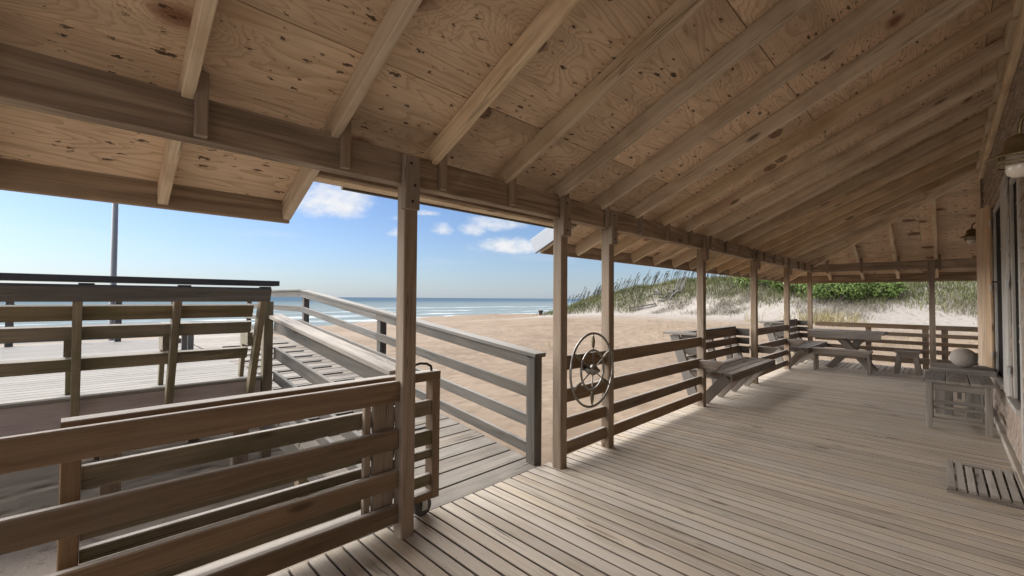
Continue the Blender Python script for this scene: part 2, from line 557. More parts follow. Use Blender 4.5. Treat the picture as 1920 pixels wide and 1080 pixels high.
def sand_mat():
    m, t = new_mat('beach_sand')
    g = t.n('ShaderNodeNewGeometry')
    P = g.outputs['Position']
    s = t.n('ShaderNodeSeparateXYZ', {0: P})
    big = t.noise(P, .12, 4, .55)
    med = t.noise(P, .9, 5, .6)
    fine = t.noise(P, 55, 3, .6)
    col = t.mix(t.ramp(med, .3, .7), (.155, .114, .08), (.22, .166, .117))
    col = t.mix(t.m('MULTIPLY', t.ramp(big, .42, .66), .5), col, (.26, .205, .152))
    # pale blown sand on the dune
    dune = t.m('MULTIPLY', t.ramp(s.outputs[1], 26, 33), t.ramp(s.outputs[0], -40, -28))
    col = t.mix(t.m('MULTIPLY', dune, .85), col, (.29, .272, .25))
    # grey sand under and beside the porch, colour lifted to offset the shade
    near = t.m('MULTIPLY', t.ramp(s.outputs[0], -9, -4), t.ramp(s.outputs[1], 3.5, -1.0))
    col = t.mix(t.m('MULTIPLY', near, .85), col, (.46, .40, .34))
    deb = t.m('MULTIPLY', t.ramp(t.noise(P, 7, 6, .75), .54, .62), near)
    col = t.mix(t.m('MULTIPLY', deb, .6), col, (.13, .10, .08))
    # wet sand near the water
    wet = t.ramp(s.outputs[2], -1.45, -1.75)
    col = t.mix(t.m('MULTIPLY', wet, .7), col, (.22, .17, .13))
    col = t.mix(t.m('MULTIPLY', fine, .18), col, (.24, .18, .13))
    vor = t.n('ShaderNodeTexVoronoi', {'Vector': P, 'Scale': 2.4, 'Randomness': 1.0}, feature='SMOOTH_F1')
    foot = t.m('MULTIPLY', t.ramp(vor.outputs['Distance'], .0, .45), .6)
    h = t.m('ADD', t.m('ADD', foot, t.m('MULTIPLY', med, .8)), t.m('MULTIPLY', fine, .06))
    spk = t.noise(t.v('MULTIPLY', P, (1.0, .45, 1.0)), 3.2, 5, .7)
    col = t.mix(t.m('MULTIPLY', t.ramp(spk, .52, .70), .45), col, (.13, .095, .068))
    finish(t, col, .95, h, .85, .06, spec=.1)
    return m


M_SAND = sand_mat()
xs = axis_steps([(-600, -120, 60), (-120, -60, 6), (-60, -36, 2), (-36, 24, .6), (24, 60, 2), (60, 400, 40)])
ys = axis_steps([(-500, -60, 60), (-60, -8, 4), (-8, 24, 1.0), (24, 48, .55), (48, 90, 3), (90, 800, 50)])
gv = [(x, y, ground_z(x, y)) for y in ys for x in xs]
gf = []
nx = len(xs)
for j in range(len(ys) - 1):
    for i in range(nx - 1):
        gf.append((j * nx + i, j * nx + i + 1, (j + 1) * nx + i + 1, (j + 1) * nx + i))
tag(mesh_obj('sand_beach', gv, gf, M_SAND, smooth=True), kind='structure')


def sea_mat():
    m, t = new_mat('sea_water')
    g = t.n('ShaderNodeNewGeometry')
    P = g.outputs['Position']
    s = t.n('ShaderNodeSeparateXYZ', {0: P})
    off = t.m('SUBTRACT', -58.0, s.outputs[0])    # metres out from the shore
    wob = t.m('MULTIPLY', t.m('SUBTRACT', t.noise(P, .05, 4, .6), .5), 26.0)
    o2 = t.m('ADD', off, wob)
    deep = t.ramp(off, 10, 400)
    col = t.mix(deep, (.16, .195, .205), (.07, .108, .145))
    foam = None
    for c, wd in ((2.0, 4.5), (14.0, 3.0), (34, 2.5), (60, 4.0)):
        f = t.ramp(t.m('ABSOLUTE', t.m('SUBTRACT', o2, c)), wd, wd * .3)
        foam = f if foam is None else t.m('MAXIMUM', foam, f)
    brk = t.ramp(t.noise(t.v('MULTIPLY', P, (1.2, .25, 1.0)), .22, 5, .65), .40, .6)
    foam = t.m('MULTIPLY', foam, brk)
    col = t.mix(t.m('MULTIPLY', foam, .6), col, (.66, .69, .70))
    h = t.noise(t.v('MULTIPLY', P, (1.0, .35, 1.0)), .5, 6, .6)
    h = t.m('ADD', h, t.m('MULTIPLY', foam, .3))
    finish(t, col, .6, h, .6, .7, spec=.0)
    return m


sx = axis_steps([(-40000, -4000, 6000), (-4000, -400, 600), (-400, -20, 20)])
sy = axis_steps([(-30000, -1000, 6000), (-1000, 1000, 100), (1000, 40000, 6000)])
sv = [(x, y, SEA_Z) for y in sy for x in sx]
sf = [(j * len(sx) + i, j * len(sx) + i + 1, (j + 1) * len(sx) + i + 1, (j + 1) * len(sx) + i) for j in range(len(sy) - 1) for i in range(len(sx) - 1)]
tag(mesh_obj('sea', sv, sf, sea_mat()), kind='structure')

# ------------------------------------------------------------------ porch floor
XP = -2.31            # inner face of the posts
YEND = 12.70          # far end post line
WALL = 0.45
HY = 9.99             # far corner of the house
deck = structure('porch_deck')
rng = random.Random(3)
pitch = .0985
ph = 1.783 % pitch
y = -3.2 + ((ph + 3.2) % pitch)
while y < 11.55:
    x1 = WALL - .03 if y < HY else 2.6
    j = rng.uniform(-.0012, .0012)
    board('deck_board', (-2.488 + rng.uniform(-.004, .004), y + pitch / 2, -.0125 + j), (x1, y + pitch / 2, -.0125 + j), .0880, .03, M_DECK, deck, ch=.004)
    y += pitch
x = -2.45
while x < 2.6:
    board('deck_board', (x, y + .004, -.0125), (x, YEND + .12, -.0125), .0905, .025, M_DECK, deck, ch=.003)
    x += pitch
board('added_blocker_board', (-2.505, 1.37, -.13), (-2.505, -3.2, -.13), .035, .20, M_GREY, deck)  # unseen boards added to keep low light out from under the deck
board('added_blocker_board', (-2.505, 2.87, -.13), (-2.505, YEND + .1, -.13), .035, .20, M_GREY, deck)
board('added_blocker_board', (-2.47, -3.2, -.40), (-2.47, YEND + .1, -.40), .03, .30, M_GREY, deck)
board('added_blocker_board', (-2.5, -3.2, -.3), (.45, -3.2, -.3), .03, .5, M_GREY, deck)
for xj in (-2.44, -1.7, -1.0, -.3, .35):
    board('joist', (xj, -3.15, -.11), (xj, YEND + .1, -.105), .045, .15, M_GREY, deck)
for yj in range(-3, 14, 2):
    board('pile', (-2.36, yj, -1.1), (-2.36, yj, -.18), .14, .14, M_POST, deck, up=(1, 0, 0))

# ------------------------------------------------------------------ ramp
RS = .107


def ramp_z(x):
    return max(0.0, min(.616, RS * (-2.49 - x)))


ramp = structure('ramp')
x = -2.494
i = 0
while x > -8.30:
    xc = x - .0925
    z = ramp_z(xc) - .02
    board('ramp_board', (xc, 1.37, z), (xc, 2.86 + rng.uniform(-.01, .01), z), .181, .038, M_RAMP, ramp, up=(RS, 0, 1), ch=.004)
    if x < -3.6 and i % 2 == 0:
        board('batten', (xc, 1.62, z + .028), (xc, 2.62, z + .028), .035, .018, M_GREY, ramp, up=(RS, 0, 1), ch=.003)
    x -= .192
    i += 1
for yy in (1.385, 2.845):
    board('stringer', (-2.56, yy, -.13), (-8.26, yy, ramp_z(-8.26) - .13), .045, .18, M_GREY, ramp)
while x > -12.2:
    board('ramp_board', (x - .0925, 1.37, .596), (x - .0925, 2.86, .596), .181, .038, M_RAMP, ramp, ch=.004)
    x -= .192
board('stringer', (-8.3, 2.845, .49), (-12.2, 2.845, .49), .045, .16, M_GREY, ramp)
for xx in (-4.2, -6.3, -8.4, -10.4):
    for yy in (1.46, 2.77):
        board('pile', (xx, yy, -1.3), (xx, yy, ramp_z(xx) - .06), .10, .10, M_POST, ramp, up=(1, 0, 0))


def rz(x, h):
    return max(0, min(.616, RS * (-2.49 - x))) + h


# outer (far side) ramp railing
rr = thing('ramp_railing', (-2.56, 2.83, 0), 'grey weathered ramp railing climbing to the sea from its own end post', 'railing')
board('post', (-2.57, 2.835, -.30), (-2.57, 2.835, .93), .10, .10, M_GREY, rr, up=(1, 0, 0))
for xq in (-5.42, -8.27, -10.6, -12.1):
    board('post', (xq, 2.885, -.4), (xq, 2.885, rz(xq, .92)), .095, .095, M_GREY, rr, up=(1, 0, 0))
for h, ht in ((.885, .10), (.615, .10), (.36, .10), (.12, .095)):
    xs_ = -2.62
    for xe in (-5.42, -8.27):
        board('rail', (xs_, 2.815, rz(xs_, h) - .0), (xe, 2.815, rz(xe, h)), .038, ht, M_GREY, rr)
        xs_ = xe
    board('rail', (-8.275, 2.815, .616 + h), (-12.15, 2.815, .616 + h), .038, ht, M_GREY, rr)
board('cap_rail', (-2.50, 2.84, rz(-2.50, .952)), (-8.27, 2.84, rz(-8.27, .952)), .14, .036, M_GREY, rr)
board('cap_rail', (-8.272, 2.84, .616 + .955), (-12.2, 2.84, .616 + .955), .14, .036, M_GREY, rr)

# inner (near side) ramp railing
rl = thing('ramp_railing', (-3.6, 1.45, 0), 'shorter inner ramp railing with wide sloping cap leading to the platform corner', 'railing')
for xq in (-2.62,):
    board('post', (xq, 1.43, -.3), (xq, 1.43, rz(xq, .90)), .09, .09, M_GREY, rl, up=(1, 0, 0))
board('post', (-5.13, 1.40, -.4), (-5.13, 1.40, 1.40), .09, .09, M_OLIVE, rl, up=(1, 0, 0))
for h, ht in ((.875, .13), (.575, .115), (.32, .10), (.10, .09)):
    board('rail', (-2.66, 1.47, rz(-2.66, h)), (-5.08, 1.47, rz(-5.08, h)), .038, ht, M_GREY, rl)
board('cap_rail', (-2.52, 1.47, rz(-2.52, .958)), (-5.16, 1.47, rz(-5.16, .958)), .145, .036, M_RAMP, rl)

# ------------------------------------------------------------------ raised platform
plat = structure('raised_platform')
PZ = .616
x = -5.10
board('nosing_board', (-5.165, -4.2, PZ - .02), (-5.165, 1.34, PZ - .02), .145, .042, M_PLAT, plat, ch=.012)
x = -5.243
while x > -10.8:
    board('deck_board', (x - .069, -4.2, PZ - .019), (x - .069, 1.34 + rng.uniform(-.006, .006), PZ - .019), .134, .036, M_PLAT, plat, ch=.004)
    x -= .142
board('fascia_board', (-5.13, -4.2, .44), (-5.13, 1.34, .44), .04, .27, M_FASC, plat)
board('fascia_board', (-5.14, -4.2, .20), (-5.14, 1.34, .20), .04, .20, M_FASC, plat)
board('fascia_board', (-5.16, 1.35, .48), (-10.8, 1.35, .48), .03, .20, M_FASC, plat)
for xx in (-5.3, -8.0, -10.6):
    for yy in (-4, -1.9, .2, 1.2):
        board('pile', (xx, yy, -1.3), (xx, yy, .55), .14, .14, M_POST, plat, up=(1, 0, 0))

pb = thing('platform_bench_back', (-5.0, -.5, .6), 'leaning slatted bench back with dark flat cap along the front of the raised platform', 'railing')


def lean(z):   # x of the leaning back at height z
    return -5.07 + (z - .50) * .42


for yy in (-3.1, -2.05, -1.0, -.035, .57, 1.225):
    board('slanted_post', (lean(.47) + .03, yy, .47), (lean(1.42) + .03, yy, 1.42), .055, .10, M_OLIVE, pb, up=(1, 0, 0))
    board('strut', (-5.22, yy - .045, PZ), (-5.10, yy - .045, 1.06), .038, .07, M_OLIVE, pb, up=(1, 0, 0))
    board('seat_block', (-5.14, yy - .05, 1.03), (-4.86, yy - .05, 1.03), .045, .13, M_OLIVE, pb)
for zz, ht, mt in ((1.468, .13, M_GREY), (1.315, .125, M_OLIVE), (1.155, .12, M_OLIVE), (.895, .115, M_OLIVE)):
    dx = .085 if zz > 1.4 else -.045
    y1 = 1.27 if zz > 1.4 else 1.17
    board('back_board', (lean(zz) + dx, -4.0, zz), (lean(zz) + dx, y1, zz), .038, ht, mt, pb, up=(.45, 0, 1))
board('cap_board', (-4.68, -4.0, 1.578), (-4.68, 1.335, 1.578), .30, .048, M_CAP, pb)
for yy in (-2.05, -.035, .57, 1.20):
    board('cap_spacer', (-4.66, yy, 1.533), (-4.66, yy + .09, 1.533), .06, .026, M_GREY, pb)

fr = thing('platform_far_railing', (-10.7, -1, PZ), 'distant railing along the seaward edge of the raised platform', 'railing')
for yy in (-4, -2.6, -1.75, -.85, -.1, .45, 1.25):
    board('post', (-10.68, yy, PZ), (-10.68, yy, 1.46), .09, .09, M_GREY, fr, up=(1, 0, 0))
board('rail', (-10.62, -4.2, 1.40), (-10.62, 1.3, 1.40), .038, .12, M_GREY, fr)
board('rail', (-10.62, -4.2, 1.13), (-10.62, 1.3, 1.13), .038, .05, M_GREY, fr)
sb = thing('platform_stool', (-8.1, 1.15, PZ), 'pale low wooden stool standing on the raised platform beside the ramp', 'stool')
for dx, dy in ((-.28, -.12), (.28, -.12), (-.28, .12), (.28, .12)):
    board('leg', (-8.1 + dx, 1.0 + dy, PZ), (-8.1 + dx, 1.0 + dy, PZ + .40), .07, .07, M_PLAT, sb, up=(1, 0, 0))
for dy in (-.12, 0.0, .12):
    board('seat_slat', (-8.48, 1.0 + dy, PZ + .418), (-7.72, 1.0 + dy, PZ + .418), .11, .034, M_PLAT, sb)
board('stretcher', (-8.32, 1.0, PZ + .18), (-7.88, 1.0, PZ + .18), .034, .07, M_PLAT, sb)

fp = lathe('flagpole', [(.0, -3), (.062, -3), (.058, 0), (.045, 5), (.04, 7.2), (0, 7.25)], M_POLE, None, T(-12.2, .42, PZ), 16)
tag(fp, 'slim grey metal pole rising behind the raised platform against the sky', 'pole')

# ------------------------------------------------------------------ house
house = thing('house', (WALL + 2, 4, 0), 'shingled house wall along the right of the porch with open shutters and dark windows', 'house')
W0, W1 = WALL, WALL + .14
ops = [(7.05, 8.2, .55, 2.62), (5.55, 6.22, .55, 2.60)]


def wall_seg(y0, y1, z0, z1):
    bm = bmesh.new()
    bmesh.ops.create_cube(bm, size=1)
    bmesh.ops.scale(bm, vec=(W1 - W0, y1 - y0, z1 - z0), verts=bm.verts)
    return bm_obj('wall', bm, M_SHAKE, house, T((W0 + W1) / 2, (y0 + y1) / 2, (z0 + z1) / 2))


wall_seg(-3.2, 5.55, -.6, 4.2)
wall_seg(5.55, HY, -.6, .55)
wall_seg(5.55, HY, 2.62, 4.2)
wall_seg(6.22, 7.05, .55, 2.62)
wall_seg(8.2, HY, .55, 2.62)
board('wall', (W1 + .001, HY - .07, 1.8), (8.0, HY - .07, 1.8), .14, 4.8, M_SHAKE, house)
for (y0, y1, z0, z1) in ops:
    win = mesh_obj('window', [(0, y0 - y1, 0), (0, 0, 0), (0, 0, z1 - z0), (0, y0 - y1, z1 - z0)], [(0, 1, 2, 3)], M_SCREEN, house, T(WALL + .012, y1, z0))
    for yy in (y0 + .03, y1 - .03):
        board('frame', (WALL + .005, yy, z0), (WALL + .005, yy, z1), .045, .03, M_TRIM, win, up=(1, 0, 0))
    board('frame', (WALL + .005, y0 + .06, z1 - .03), (WALL + .005, y1 - .06, z1 - .03), .03, .05, M_TRIM, win)
    board('sill', (WALL + .03, y0 - .05, z0 - .02), (WALL + .03, y1 + .05, z0 - .02), .16, .04, M_TRIM, win)
# siding: overlapping shingle courses, real but joined
sv_, sf_ = [], []
sr = random.Random(11)


def shingle(y0, wd, z0, ht):
    b = len(sv_)
    xb = WALL - .021 - sr.uniform(0, .005)
    xt = WALL - .004
    z0 += sr.uniform(-.006, .006)
    sv_.extend([(xb, y0, z0), (xb, y0 + wd, z0), (WALL - .001, y0 + wd, z0), (WALL - .001, y0, z0), (xt, y0, z0 + ht), (xt, y0 + wd, z0 + ht)])
    sf_.extend([(b, b + 1, b + 5, b + 4), (b, b + 3, b + 2, b + 1), (b, b + 4, b + 3), (b + 1, b + 2, b + 5)])


for k in range(27):
    z = .085 + k * .128
    yy = 3.0 + sr.uniform(0, .1)
    while yy < HY - .10:
        wd = sr.uniform(.08, .16)
        wd = min(wd, HY - .1 - yy)
        mid = yy + wd / 2
        blocked = any(y0 - .06 < mid < y1 + .06 and z0 - .12 < z + .06 < z1 + .03 for y0, y1, z0, z1 in ops)
        if not blocked and wd > .03 and z < 3.38:
            shingle(yy + .002, wd - .004, z, .15)
        yy += wd
sid = mesh_obj('shingle_siding', sv_, sf_, M_SHAKE, house)
sid['kind'] = 'stuff'
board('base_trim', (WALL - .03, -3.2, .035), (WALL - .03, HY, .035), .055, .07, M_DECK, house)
board('corner_trim', (WALL - .02, HY - .04, 0.07), (WALL - .02, HY - .04, 3.42), .09, .045, M_POST, house, up=(1, 0, 0))
board('plate_trim', (WALL - .03, -3.2, 3.42), (WALL - .03, HY + .03, 3.42), .065, .10, M_RAFT, house, ch=.02)
board('ledger', (WALL - .012, -3.2, 3.55), (WALL - .012, HY + .0, 3.55), .022, .14, M_RAFT, house)
# window casings / shutters


def shutter(a, b, z0, z1, mat, label, n=3, hinge_z=(), batten=True):
    a, b = Vector((*a, 0)), Vector((*b, 0))
    d = b - a
    up = Vector((0, 0, 1))
    nrm = d.normalized().cross(up)
    s = put('shutter', None, None, T(a.x, a.y, z0), house)
    s['label'] = label
    for k in range(n):
        p = a + d * ((k + .5) / n)
        board('plank', (p.x, p.y, z0 + .004 * k), (p.x, p.y, z1 - .01 * k), .026, d.length / n - .004, mat, s, up=d)
    for hz in ((.22, .5, .78) if batten else ()):
        q = a + nrm * .03
        z = z0 + (z1 - z0) * hz
        board('batten', (a.x + d.x * .08 + nrm.x * .026, a.y + d.y * .08 + nrm.y * .026, z), (a.x + d.x * .92 + nrm.x * .026, a.y + d.y * .92 + nrm.y * .026, z), .022, .08, mat, s)
    for hz in hinge_z:
        board('hinge', (a.x - .012, a.y - .09, hz), (a.x - .012, a.y + .05, hz), .012, .075, M_GALV, s)
    return s


shutter((WALL - .03, 8.20), (.315, 8.58), .50, 2.69, M_SHUT, 'fresh orange pine shutter swung open beyond the window', 3, (.78, 2.45, 1.62))
shutter((WALL - .022, 6.27), (WALL - .020, 6.82), .52, 2.68, M_TRIM, 'grey painted shutter folded back between two windows', 2, (.80, 1.62, 2.50), False)
board('hook', (.43, 6.88, 1.66), (.36, 6.92, 1.66), .02, .02, M_IRON, house)
board('hook', (.39, 6.93, 1.62), (.39, 6.93, 1.72), .02, .02, M_IRON, house)
board('door_casing', (WALL - .012, 5.39, .0), (WALL - .012, 5.39, 2.7), .09, .03, M_TRIM, house, up=(1, 0, 0))

# ------------------------------------------------------------------ porch roof
SL = .456
roof = thing('porch_roof', (XP, 4, 2.14), 'open timber porch roof with bare rafters under knotty plywood', 'roof')


def rb(x):      # underside of rafters at x
    return 2.31 + SL * (x - XP)


DEPTH = .140
CT = math.cos(math.atan(SL))
UPR = Vector((-SL, 0, 1)).normalized()
UPE = Vector((0, SL, 1)).normalized()
HIPC = XP + YEND    # hip line: x + y = HIPC


def rafter_x(yc, x0, x1, wd=.045):
    board('rafter', (x0, yc, rb(x0) + DEPTH / 2), (x1, yc, rb(x1) + DEPTH / 2), wd, DEPTH * CT, M_RAFT, roof, up=UPR)


yc = .30 - .643 * 5
while yc < YEND - .1:
    x0 = -3.10
    if 1.2 < yc < 3.2: x0 = -2.60
    x1 = WALL if yc < HY else HIPC - yc - .03
    rafter_x(yc, x0, x1)
    # cleat and blocking beside every rafter
    if yc < YEND - .4:
        board('cleat', (XP + .021, yc + .0465, 2.15), (XP + .021, yc + .0465, 2.43), .048, .04, M_POST, roof, up=(1, 0, 0))
    if yc < HY - .5:
        board('blocking', (WALL - .06, yc + .03, 3.60), (WALL - .06, yc + .61, 3.60), .04, .14, M_RAFT, roof)
    yc += .643
# outrigger of the opening's two ends
# hip rafter and end rafters
hx0, hx1 = -3.10, WALL


def hz_(x):
    return rb(x)


board('hip_rafter', (hx0, HIPC - hx0, rb(hx0) + .035), (hx1, HIPC - hx1, rb(hx1) + .035), .05, .21, M_RAFT, roof)
for xe in (-2.05, -1.41, -.77, -.13, .51, 1.15, 1.8):
    yb = max(HIPC - xe + .04, HY)

    def re(yv): return 2.31 + SL * (YEND - yv)
    board('rafter', (xe, YEND + .79, re(YEND + .79) + DEPTH / 2), (xe, yb, re(yb) + DEPTH / 2), .06, DEPTH * CT, M_RAFT, roof, up=UPE)
    board('cleat', (xe + .055, YEND - .021, 2.10), (xe + .055, YEND - .021, 2.43), .05, .04, M_POST, roof, up=(0, 1, 0))
# beams
for y0, y1 in ((-3.2, 1.39), (1.392, 3.69), (3.692, 8.30), (8.302, YEND + .05)):
    board('beam', (XP - .045, y0, 2.235), (XP - .045, y1, 2.235), .09, .19, M_BEAM, roof, ch=.003)
board('beam', (XP + .002, YEND + .005, 2.225), (2.6, YEND + .005, 2.225), .085, .19, M_BEAM, roof)
# fascias
board('fascia', (-3.12, -3.2, 2.03), (-3.12, .967, 2.03), .038, .17, M_BEAM, roof)
board('fascia', (-3.12, 3.54, 2.03), (-3.12, YEND + .80, 2.03), .038, .17, M_BEAM, roof)
board('fascia', (-3.10, YEND + .81, 1.99), (2.6, YEND + .81, 1.99), .038, .20, M_BEAM, roof)
board('fascia', (-2.62, .967, 2.25), (-2.62, 3.49, 2.25), .038, .15, M_BEAM, roof)
board('soffit_board', (-2.70, .967, 2.178), (-2.70, 3.49, 2.178), .115, .022, M_RAFT, roof)
board('drip_edge', (-2.775, 1.18, 2.215), (-2.775, 3.42, 2.215), .03, .12, M_GREY, roof)
# pale rake trim at the start of the far overhang and end board of the near one
board('rake_trim', (-3.17, 3.475, rb(-3.17) + .10), (-2.66, 3.475, rb(-2.66) + .10), .03, .17, M_WHITE, roof, up=UPR)


def clip(poly, a, b, c):
    """keep a*x + b*y <= c"""
    out = []
    for i in range(len(poly)):
        p, q = poly[i], poly[(i + 1) % len(poly)]
        dp, dq = a * p[0] + b * p[1] - c, a * q[0] + b * q[1] - c
        if dp <= 0: out.append(p)
        if dp * dq < 0:
            t = dp / (dp - dq)
            out.append((p[0] + (q[0] - p[0]) * t, p[1] + (q[1] - p[1]) * t))
    return out


g = .002
zb1 = lambda x, y: rb(x) + DEPTH + .001
zt1 = lambda x, y: rb(x) + DEPTH + .014
rows = [(-3.15, -1.953), (-1.947, -.843), (-.837, .267), (.273, .62)]
for k, (x0, x1) in enumerate(rows):
    yy = .30 - .643 * (8 if k % 2 else 6)
    while yy < YEND + 1:
        y0, y1 = max(yy, -3.25), yy + 2.572
        yy += 2.572
        if y1 < y0 + .05: continue
        poly = [(x0, y0 + g), (x1, y0 + g), (x1, y1 - g), (x0, y1 - g)]
        poly = clip(poly, 1, 1, HIPC - .003)
        if k == 0:
            # cut the overhang back above the ramp
            parts = []
            a = clip(poly, 0, 1, .95)
            b = clip(clip(poly, 0, -1, -.955), 0, 1, 3.485)
            b = clip(b, -1, 0, 2.74) if len(b) > 2 else b
            c = clip(poly, 0, -1, -3.49)
            parts = [a, b, c]
        else:
            parts = [poly]
        for q in parts:
            if len(q) > 2 and abs(sum(q[i][0] * q[(i + 1) % len(q)][1] - q[(i + 1) % len(q)][0] * q[i][1] for i in range(len(q)))) > .01:
                prism('plywood_panel', q, zb1, zt1, M_PLY, roof)
# end slope panels (grain runs across, along x)


def end_panel(poly):
    n = len(poly)
    ox = sum(p[0] for p in poly) / n
    oy = sum(p[1] for p in poly) / n
    zf = lambda yv: 2.31 + SL * (YEND - yv) + DEPTH + .001
    # local x runs down the slope, local y along the eave, so the grain lies like the other slope's
    loc = lambda x, y, dz: (y - oy, -(x - ox), zf(y) - zf(oy) + dz)
    vs = [loc(x, y, 0) for x, y in poly] + [loc(x, y, .013) for x, y in poly]
    fs = [tuple(range(n - 1, -1, -1)), tuple(range(n, 2 * n))] + [(i, (i + 1) % n, n + (i + 1) % n, n + i) for i in range(n)]
    me = bpy.data.meshes.new('plywood_panel')
    me.from_pydata(vs, [], fs)
    bm = bmesh.new(); bm.from_mesh(me); bmesh.ops.recalc_face_normals(bm, faces=bm.faces); bm.to_mesh(me); bm.free()
    me.materials.append(M_PLY)
    put('plywood_panel', me, M_PLY, Matrix.Translation((ox, oy, zf(oy))) @ Matrix.Rotation(R(90), 4, 'Z'), roof)


for k, (d0, d1) in enumerate(((-.85, .353), (.359, 1.463), (1.469, 2.573), (2.579, 3.2))):
    y1, y0 = YEND - d0, YEND - d1
    xx = -4.0 + (1.22 if k % 2 else 0)
    while xx < 2.6:
        poly = [(xx + g, y0), (xx + 2.44 - g, y0), (xx + 2.44 - g, y1), (xx + g, y1)]
        poly = clip(poly, -1, -1, -(HIPC + .003))
        poly = clip(poly, 1, 0, 2.6) if len(poly) > 2 else poly
        xx += 2.44
        if len(poly) > 2:
            end_panel(poly)
# shingle layer on top keeps the light out
zb2 = lambda x, y: rb(x) + DEPTH + .018
zt2 = lambda x, y: rb(x) + DEPTH + .040
for poly in ([(-3.19, -3.3), (.7, -3.3), (.7, .97), (-3.19, .97)], [(-2.79, .972), (.7, .972), (.7, 3.46), (-2.79, 3.46)],
             [(-3.19, 3.462), (.7, 3.462), (.7, HIPC - .7), (-3.19, HIPC + 3.19)]):
    prism('shingle_layer', poly, zb2, zt2, M_ASPH, roof)
ze2 = lambda x, y: 2.31 + SL * (YEND - y) + DEPTH + .018
ze3 = lambda x, y: 2.31 + SL * (YEND - y) + DEPTH + .040
prism('shingle_layer', [(.7, HIPC - .7 + .002), (2.7, HIPC - .7 + .002), (2.7, YEND + .88), (-3.19, YEND + .88), (-3.19, HIPC + 3.19 + .002)], ze2, ze3, M_ASPH, roof)

# ------------------------------------------------------------------ posts
PO = {'A': 1.372, 'B': 2.885, 'C': 3.63, 'D': 5.95, 'E': 8.26, 'F': 10.46, 'G': 12.65}
LAB = {'A': 'nearest porch post, where the rolling gate and the near railing meet',
       'B': 'porch post beside the ramp opening with the ship wheel just right of it',
       'C': 'porch post right behind the ship wheel, next to the ramp side post',
       'D': 'porch post at the near end of the first built-in bench',
       'E': 'porch post at the far end of the first built-in bench',
       'F': 'porch post at the near end of the farther built-in bench',
       'G': 'corner porch post left of the picnic table at the far end'}
PW = .092
for k, y0 in PO.items():
    p = thing('porch_post', (XP - PW / 2, y0 + PW / 2, 0), LAB[k], 'post', 'porch posts carrying the roof beam')
    board('shaft', (XP - PW / 2, y0 + PW / 2, 0), (XP - PW / 2, y0 + PW / 2, 2.138), PW, PW, M_POST, p, up=(1, 0, 0), ch=.006)
    if k != 'G':
        board('bracket', (XP + .028, y0 + .02, 1.985), (XP + .028, y0 + .02, 2.31), .105, .052, M_POST, p, up=(1, 0, 0), ch=.006)
        for bz in ((2.03, .0), (2.13, .015), (2.26, -.012)):
            lathe('bolt', [(0, .006), (.006, .005), (.010, 0)], M_IRON, p, Matrix.Translation((XP + .0545, y0 + .02 + bz[1], bz[0])) @ Matrix.Rotation(R(90), 4, 'Y'), 8)
p = thing('porch_post', (-.20, YEND, 0), 'porch post standing in the far end railing behind the stool', 'post', 'porch posts carrying the roof beam')
board('shaft', (-.20, YEND, 0), (-.20, YEND, 2.128), .095, .095, M_POST, p, up=(1, 0, 0), ch=.006)
board('bracket', (-.20, YEND - .075, 1.98), (-.20, YEND - .075, 2.30), .12, .05, M_POST, p, up=(0, 1, 0), ch=.006)
p = thing('porch_post', (XP - PW / 2, -3.1, 0), 'porch post outside the frame on the near side', 'post', 'porch posts carrying the roof beam')
board('shaft', (XP - PW / 2, -3.1, 0), (XP - PW / 2, -3.1, 2.138), PW, PW, M_POST, p, up=(1, 0, 0), ch=.006)

# ------------------------------------------------------------------ railings
RZ = ((.883, .125), (.598, .12), (.358, .105), (.146, .11))


def railing(y0, y1, label, zs=RZ, x=-2.362, mat=M_RAIL):
    r = thing('porch_railing', (x, (y0 + y1) / 2, 0), label, 'railing', 'railing bays between the porch posts')
    for z, h in zs:
        board('rail', (x + rng.uniform(-.002, .002), y0, z + rng.uniform(-.006, .006)), (x + rng.uniform(-.002, .002), y1, z + rng.uniform(-.006, .006)), .040, h, mat, r, ch=.006)
    return r


nr = railing(-3.2, PO['A'] - .002, 'long near railing of four brown boards in the left foreground')
for yy, wd, xx in ((1.295, .13, -2.405), (1.195, .04, -2.412)):
    board('stile', (xx, yy, .09), (xx, yy, .84), wd, .036, M_POST, nr, up=(1, 0, 0))
railing(PO['B'] + PW, PO['C'] - .001, 'short railing bay behind the ship wheel')
railing(PO['C'] + PW, PO['D'] - .001, 'railing bay between the ship wheel and the first bench')
railing(PO['E'] + PW, PO['F'] - .001, 'railing bay between the two built-in benches')
er = thing('porch_railing', (-1, YEND, 0), 'far end railing of five boards behind the picnic table', 'railing', 'railing bays between the porch posts')
for z, h in ((.89, .10), (.72, .08), (.545, .08), (.375, .09), (.17, .13)):
    for x0, x1 in ((-2.25, -.25), (-.15, 2.5)):
        board('rail', (x0, YEND - .02, z), (x1, YEND - .02, z), .04, h, M_RAIL, er, ch=.005)
for xq in (-1.25, -.31, -.02, .85):
    board('stile', (xq, YEND + .03, 0), (xq, YEND + .03, .92), .10, .05, M_RAIL, er, up=(0, 1, 0))

